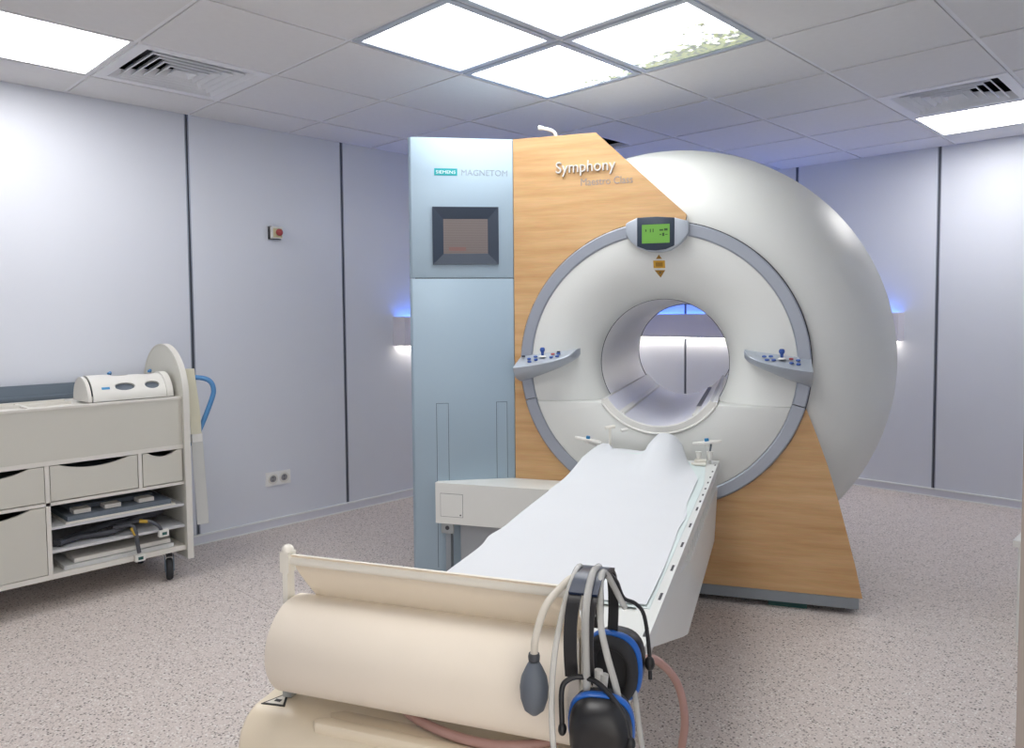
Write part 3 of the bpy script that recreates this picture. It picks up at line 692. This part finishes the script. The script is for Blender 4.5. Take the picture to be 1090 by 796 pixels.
def cup(name, c, rz, rx, face):
    Mx = T(*c) @ Matrix.Rotation(rz, 4, 'Z') @ Matrix.Rotation(rx, 4, 'X')
    def se(a, w, h): return (w*abs(cos(a))**.72*(1 if cos(a) >= 0 else -1), h*abs(sin(a))**.72*(1 if sin(a) >= 0 else -1))
    def ring(y, w, h): return [(lambda q: (q[0]*(1-.10*(1 if q[1] < 0 else -.2)*abs(q[1])/h), y, q[1]))(se(2*pi*k/36, w, h)) for k in range(36)]
    o = loft(name, BLACK, hs, [ring(-.036, .020, .026), ring(-.034, .031, .040), ring(-.026, .039, .050), ring(-.004, .043, .054), ring(0, .043, .054)], M=Mx, smooth=45)
    loft('blue_rim', BLUEH, o, [ring(.0003, .0445, .0555), ring(.004, .046, .057), ring(.010, .046, .057), ring(.013, .0435, .0545)], M=Mx, smooth=45)
    prof = [(.0133, 1.0), (.024, .99), (.029, .90), (.030, .80), (.028, .70), (.022, .64), (.016, .62)]
    loft('ear_cushion', RUB, o, [ring(y, .042*k, .053*k) for y, k in prof], M=Mx, smooth=60)
    return o
c1 = cup('ear_cup', (.028, -.100, .005), radians(6), radians(9), 1)      # near one, back towards the camera
c2 = cup('ear_cup', (.014, .075, .022), radians(168), radians(-6), 1)       # far one, cushion towards the camera
tube('wire_yoke', BLACK, hs, [(-.022, -.118, .018), (-.024, -.112, .06), (-.018, -.104, .073), (.0, -.094, .076), (.028, -.098, .070), (.060, -.112, .045), (.071, -.118, .012)], .0038, 8, 6)
ball('yoke_pivot', BLACK, hs, (.072, -.118, .008), (.007, .007, .009)); ball('yoke_pivot', BLACK, hs, (-.021, -.12, .012), (.006, .007, .009))
tube('wire_yoke', BLACK, hs, [(.012, .02, .188), (.020, .045, .165), (.028, .06, .135), (.044, .075, .122), (.056, .085, .10), (.064, .085, .045), (.066, .083, .0)], .0032, 8, 6)
ball('yoke_pivot', BLACK, hs, (.065, .084, .025), (.008, .008, .012))
# air tubes of the headset
tube('air_tube', TUBEC, hs, [(-.004, .03, .19), (.000, -.03, .199), (.004, -.085, .17), (.006, -.094, .11), (.006, -.09, .05)], .0055, 10)
tube('air_tube', TUBEC, hs, [(.03, .06, .12), (.012, -.01, .197), (.022, -.075, .155), (.034, -.092, .115), (.048, -.088, .06), (.052, -.085, .02)], .0048, 10)
tube('air_tube', TUBEC, hs, [(-.02, .06, .10), (-.026, .01, .194), (-.030, -.05, .18), (-.036, -.095, .12), (-.036, -.120, .05), (-.022, -.150, -.02), (.0, -.158, -.08), (.03, -.15, -.16), (.03, -.12, -.30)], .0042, 10)
tube('air_tube', TUBEC, hs, [(.045, .06, -.01), (.062, .03, -.08), (.085, .02, -.20), (.10, .02, -.40)], .0045, 10)
tube('air_tube', mat('yellowed tube', (.55, .50, .32), .4), hs, [(.04, -.06, -.04), (.052, -.05, -.10), (.062, -.04, -.22), (.065, -.04, -.4)], .006, 10)
for x, z in ((.014, .055), (.022, .05), (.018, .038)): tube('white_clip', WHITE, hs, [(x, -.07, z-.02), (x+.004, -.068, z+.022)], .006, 8, smooth=False)

# squeeze bulb with its tube
t = thing('squeeze_bulb', 'grey rubber patient call bulb hanging on its tube before the paper roll', 'squeeze bulb', MT @ Vector((.186, -2.405, .77)), radians(24.8)); t.scale = (KT, KT, KT)
revolve('bulb', BULB, t, [(0, -.040), (.005, -.0385), (.0145, -.030), (.0195, -.014), (.0205, .002), (.018, .017), (.012, .030), (.0075, .038), (0, .039)], (0, 0, 0), 'z', 28)
revolve('bulb_collar', mat('collar dark', (.05, .055, .065), .5), t, [(0, .050), (.0075, .050), (.0085, .046), (.008, .040)], (0, 0, 0), 'z', 18)
tube('bulb_tube', mat('tube cream', (.66, .62, .54), .4), t, [(0, 0, .048), (.003, .0, .075), (.012, .02, .112), (.026, .055, .130), (.036, .095, .131), (.04, .135, .10), (.04, .15, .02)], .0055, 10)

# pink hose
hz = [(-.125, -2.22, .655), (-.110, -2.26, .648), (-.065, -2.31, .642), (.03, -2.345, .640), (.12, -2.345, .640), (.20, -2.30, .645), (.255, -2.19, .668), (.285, -2.06, .672), (.315, -2.02, .645), (.338, -2.0, .60), (.349, -2.0, .54), (.342, -2.0, .47), (.33, -2.02, .30), (.33, -2.1, .08), (.34, -2.2, .012), (.40, -2.4, .012)]
tag(tube('gas_hose', PINK, None, [MT @ Vector(p) for p in hz], .0075, 10), 'thin pinkish hose looping under the paper roll and down to the floor', 'hose')

# ------------------------------------------------------------------ cart
ct = thing('coil_cart', 'off-white wheeled cart with drawers and open shelves along the left wall', 'cart', (0, 0, 0))
CX0, CX1, CY0, CY1 = .045, .50, -5.30, -4.267
TH = .018
box('bottom_board', CARTE, ct, (CX0, CX1, CY0, CY1, .142, .165), .002)
box('back_board', CART, ct, (CX0, CX0+.012, CY0, CY1, .1655, .893))
box('fascia', CART, ct, (CX1-.018, CX1-.001, CY0, CY1, .668, .893), .002)
box('top_edge', CARTE, ct, (CX1-.03, CX1+.003, CY0, CY1, .8935, .904), .002)
box('mid_board', CARTE, ct, (CX0+.0125, CX1+.001, CY0, CY1, .648, .6675), .0015)
box('mid_board', CARTE, ct, (CX0+.0125, CX1+.001, CY0, CY1, .470, .4845), .0015)
box('top_board', CARTE, ct, (CX0+.0125, CX1-.031, CY0, CY1, .880, .893))
for y in (-4.9, -5.1): box('top_divider', CARTE, ct, (.2, CX1-.0315, y-.009, y+.009, .8935, .9035))
box('tray_rim', CARTE, ct, (.30, .315, CY0, -4.70, .8935, .906), .002); box('tray_rim', CARTE, ct, (.20, .215, CY0, -4.70, .8935, .908), .002)
for y in (CY0+.009, -4.857): box('upright', CARTE, ct, (CX0+.0125, CX1+.001, y-.009, y+.009, .1655, .6475), .0015)
box('upright', CARTE, ct, (CX0+.0125, CX1+.001, -4.478, -4.461, .485, .6475), .0015)
for z in (.373, .268): box('shelf', SHELF, ct, (CX0+.0125, CX1-.004, -4.8475, CY1-.0005, z-.012, z), .001)
box('shelf_back', CDARK, ct, (CX0+.0125, CX0+.018, -4.8475, CY1-.0005, .166, .469))
# end board with the arched top
ep = [(CX0-.02, .10), (.525, .10), (.525, .90)]+[(.268+.257*cos(a), .905+.250*sin(a)) for a in [pi*k/28 for k in range(29)]]+[(.011, .90)]
bm = bmesh.new(); A = [bm.verts.new((x, CY1+.0005, z)) for x, z in ep]; B = [bm.verts.new((x, CY1+.0245, z)) for x, z in ep]
bm.faces.new(A); bm.faces.new(B[::-1])
for k in range(len(ep)): bm.faces.new((A[k], B[k], B[(k+1) % len(ep)], A[(k+1) % len(ep)]))
eb = finish('end_board', bm, CART, ct)
bm = bmesh.new(); secs = []
R_ = []
for k, (x, z) in enumerate(ep[1:]):
    cx, cz = .268, .905
    if z > .9: d = Vector((x-cx, z-cz)).normalized()
    else: d = Vector((1, 0)) if x > .3 else Vector((-1, 0))
    R_.append([bm.verts.new((x+d.x*.0005, y, z+d.y*.0005)) for y in (CY1-.002, CY1+.027)]+[bm.verts.new((x+d.x*.004, y, z+d.y*.004)) for y in (CY1+.027, CY1-.002)])
for P_, Q_ in zip(R_, R_[1:]):
    for k in range(4): bm.faces.new((P_[k], P_[(k+1) % 4], Q_[(k+1) % 4], Q_[k]))
bm.faces.new(R_[0]); bm.faces.new(R_[-1][::-1])
finish('edge_band', bm, CARTE, eb, smooth=40)
# drawer fronts with a curved grip cut into the top
def drawer(y0, y1, z0, z1, dip, cw):
    yc = (y0+y1)/2; P = [(y0, z0), (y1, z0), (y1, z1)]
    for k in range(17):
        a = k/16; y = yc+cw*(1-2*a); P.append((y, z1-dip*sin(pi*a)**.8))
    P.append((y0, z1))
    bm = bmesh.new(); A = [bm.verts.new((CX1-.016, y, z)) for y, z in P]; B = [bm.verts.new((CX1+.001, y, z)) for y, z in P]
    bm.faces.new(A); bm.faces.new(B[::-1])
    for k in range(len(P)): bm.faces.new((A[k], B[k], B[(k+1) % len(P)], A[(k+1) % len(P)]))
    d = finish('drawer', bm, CART, ct)
    bm = bmesh.new(); add_box(bm, CX0+.08, CX1-.0165, y0+.006, y1-.006, z0+.006, z0+.014)
    for q in ((y0+.006, y0+.012), (y1-.012, y1-.006)): add_box(bm, CX0+.08, CX1-.0165, q[0], q[1], z0+.0145, z1-dip-.01)
    finish('drawer_box', bm, CDARK, d); return d
drawer(-5.278, -4.869, .489, .645, .030, .15); drawer(-4.845, -4.482, .489, .645, .026, .145); drawer(-4.457, -4.272, .489, .645, .024, .068)
drawer(-5.278, -4.869, .168, .467, .032, .15)
for z0, z1 in ((.485, .6475), (.1655, .4695)): box('drawer_cavity', CDARK, ct, (CX0+.0125, CX0+.02, CY0+.02, CY1-.001, z0, z1)) if z0 > .4 else box('drawer_cavity', CDARK, ct, (CX0+.0125, CX0+.02, CY0+.02, -4.868, z0, z1))
for y0, y1 in ((-4.845, -4.482), (-5.278, -4.869), (-4.457, -4.272)): box('drawer_contents', COILG, ct, (.2, CX1-.03, y0+.05, y1-.05, .57, .607), .01)
# back rail
br_ = box('back_rail', GREYP, ct, (.03, .0445, CY0, CY1-.03, .8935, .972), .003); box('rail_ridge', GREYP, br_, (.0447, .052, CY0, CY1-.03, .908, .918), .002)
# casters
def caster(x, y, a):
    M_ = T(x, y, 0) @ Matrix.Rotation(a, 4, 'Z')
    c = box('caster_fork', RUB, ct, (-.014, .014, -.022, .022, .118, .1415), .003, M_)
    for s in (-1, 1):
        box('fork_plate', GREYP, c, (s*.0195-.002, s*.0195+.002, -.020, .020, .045, .1175), .001, M_)
        revolve('wheel_disc', GREYP, c, [(0, s*.0172), (.03, s*.0172), (.032, s*.0155)], (0, 0, .053), 'x', 20, M=M_)
    revolve('wheel', RUB, c, [(.012, -.015), (.046, -.015), (.052, -.010), (.053, 0), (.052, .010), (.046, .015), (.012, .015)], (0, 0, .053), 'x', 28, M=M_)
caster(.462, -4.335, radians(72)); caster(.10, -4.34, radians(60)); caster(.46, -5.22, 0); caster(.10, -5.22, 0)
# blue push handle
tube('push_handle', BLUET, ct, [(.40, CY1+.026, .985), (.42, CY1+.10, .988), (.44, CY1+.165, .97), (.45, CY1+.185, .92), (.45, CY1+.165, .85), (.44, CY1+.10, .70), (.43, CY1+.045, .64), (.43, CY1+.026, .62)], .0125, 12)

# head coil on the cart
t = thing('knee_coil', 'white half-round knee coil with oval openings on top of the cart', 'mri coil', (.335, -4.47, .9055))
def hc(r0, r1, y0, y1): return [(r0, y0), (r1, y0), (r1, y1), (r0, y1)]
sh = revolve('coil_shell', WHITE, t, hc(.098, .110, -.17, .155), (0, 0, .0), 'y', 40, 0, pi, closed=True, smooth=30)
cutters = []
for y, w in ((-.03, .046), (.095, .034)):
    for a in (35, 90, 142):
        bm = bmesh.new(); pl_ = [(w*cos(q)*(1), .021*sin(q)) for q in [2*pi*k/20 for k in range(20)]]
        A = [bm.verts.new((v, u+y, .06)) for u, v in pl_]; B = [bm.verts.new((v, u+y, .16)) for u, v in pl_]
        bm.faces.new(A); bm.faces.new(B[::-1])
        for k in range(20): bm.faces.new((A[k], B[k], B[(k+1) % 20], A[(k+1) % 20]))
        cutters.append(finish('c', bm, None, t, Matrix.Rotation(radians(90-a), 4, 'Y')))
bpy.context.view_layer.update(); cut(sh, cutters)
revolve('coil_collar', WHITE, t, hc(.111, .117, -.175, -.075), (0, 0, 0), 'y', 40, .0, pi, closed=True, smooth=30)
revolve('coil_end_plate', CARTE, t, hc(.002, .112, -.196, -.181), (0, 0, 0), 'y', 40, 0, pi, closed=True, smooth=30)
revolve('coil_end_ring', WHITE, t, hc(.100, .118, .1555, .185), (0, 0, 0), 'y', 40, 0, pi, closed=True, smooth=30)
revolve('coil_cushion', COILG, t, hc(.085, .0965, -.165, .15), (0, 0, 0), 'y', 30, .1, pi-.1, closed=True)
box('coil_logo', mat('logo blue', (.05, .28, .55), .4), t, (.0, .012, -.135, -.10, 0, .001), 0, Matrix.Rotation(radians(0), 4, 'Y') @ T(.098, 0, .064) @ Matrix.Rotation(radians(57), 4, 'Y'))
for y in (-.06, .125): tube('blue_clip', BLUET, t, [(-.01, y, .1175), (.004, y-.005, .126), (.022, y-.02, .122)], .006, 8)

# things on the open shelves
t = thing('surface_coil', 'dark grey flat body coil with three white modules on the top cart shelf', 'mri coil', (.33, -4.56, .374))
box('coil_tray', CARTE, t, (-.13, .165, -.23, .25, 0, .008), .003)
box('coil_pad', COILG, t, (-.12, .155, -.22, .235, .0085, .030), .009, seg=3)
for y in (-.15, -.02, .13): box('coil_module', CARTE, t, (.06, .125, y-.035, y+.035, .0305, .049), .006)
box('pad_strap', COILG, t, (-.10, .04, -.18, .19, .0305, .050), .008)
t = thing('coil_cable_loop', 'dark cable bundle with two white plugs hanging off the middle cart shelf', 'cable', (.40, -4.56, .269))
tube('cable', CABLE, t, [(.06, -.25, .016), (.02, -.15, .018), (.05, -.02, .022), (.0, .10, .05), (-.05, .24, .05)], .013, 10)
tube('cable', CABLE, t, [(.04, -.26, .017), (-.05, -.12, .016), (-.03, .05, .045), (-.08, .22, .032)], .014, 10)
tube('cable', CABLE, t, [(.05, -.02, .040), (.09, .04, .044), (.115, .055, .016), (.122, .06, -.045), (.125, .065, -.085)], .009, 10)
tube('cable', CABLE, t, [(.02, .0, .045), (.08, .11, .05), (.115, .155, .026), (.123, .17, .0)], .008, 10)
tube('cable_collar', mat('collar yellow', (.55, .35, .04), .5), t, [(.100, .045, .034), (.117, .057, .0)], .0105, 12, smooth=False)
tube('cable_collar', mat('collar yellow', (.55, .35, .04), .5), t, [(.07, .09, .051), (.088, .122, .046)], .009, 12, smooth=False)
for y, z in ((.066, -.106), (.178, -.012)):
    b_ = box('plug', WHITE, t, (.112, .137, y-.022, y+.022, z-.018, z+.014), .003); box('plug_socket', GREEN, b_, (.1372, .139, y-.010, y+.012, z-.010, z+.004))
for k, (lab, z, b) in enumerate((('larger cream positioning board at the bottom of the lowest cart shelf', .1665, (-.14, .155, -.235, .245)), ('smaller cream board lying on top on the lowest cart shelf', .187, (-.10, .14, -.19, .235)))):
    o = box('positioning_board', CARTE if k else STRAPW, None, (*b, 0, .018), .005); o.location = (.33, -4.565, z); tag(o, lab, 'board', 'boards on the cart shelf')
    if k:
        pass
# strap over the end board
t = thing('fixing_strap', 'cream fixing strap hanging down the end of the cart', 'strap', (.475, CY1+.030, .2))
def ribbon(name, m, pts, w, th=.003):
    P = smooth_path(pts, 6); secs = []; W = Vector((.25, .968, 0))
    for i, p in enumerate(P):
        tn = (P[min(i+1, len(P)-1)]-P[max(0, i-1)]).normalized(); nn = tn.cross(W).normalized()
        secs.append([tuple(p-W*w-nn*th), tuple(p+W*w-nn*th), tuple(p+W*w+nn*th), tuple(p-W*w+nn*th)])
    return loft(name, m, t, secs, smooth=40)
ribbon('strap_upper', STRAP, [(-.03, .034, .835), (-.026, .040, .75), (-.02, .052, .62), (-.016, .056, .48)], .025, .004)
ribbon('strap_lower', STRAPW, [(-.014, .056, .485), (-.010, .060, .38), (-.004, .066, .2), (.0, .070, .045)], .027)
box('buckle', WHITE, t, (-.028, -.004, .030, .082, .465, .505), .004)
tube('cord', mat('cord grey', (.35, .37, .40), .5), t, [(-.02, .012, .44), (-.022, .014, .3), (-.018, .016, .06)], .003, 8)

# low white cabinet whose corner shows beside the door frame
t = thing('low_cabinet', 'white low cabinet whose corner shows beside the door frame', 'cabinet', (3.625, -2.17, 0))
box('carcass', TBODY, t, (-.03, .50, -.16, .6, .0, .374), .003); box('cabinet_top', WHITE, t, (-.045, .508, -.175, .61, .3745, .40), .002)
box('cabinet_door', WHITE, t, (-.0, .48, -.178, -.1605, .03, .365), .002)

for o in list(COL.objects):
    if o.parent is None and o.name.split('.')[0] in ('coil_cart', 'knee_coil', 'surface_coil', 'coil_cable_loop', 'positioning_board', 'fixing_strap'):
        o.location = (.99*o.location.x, .99*o.location.y-.009, .99*o.location.z); o.scale = (.99, .99, .99)
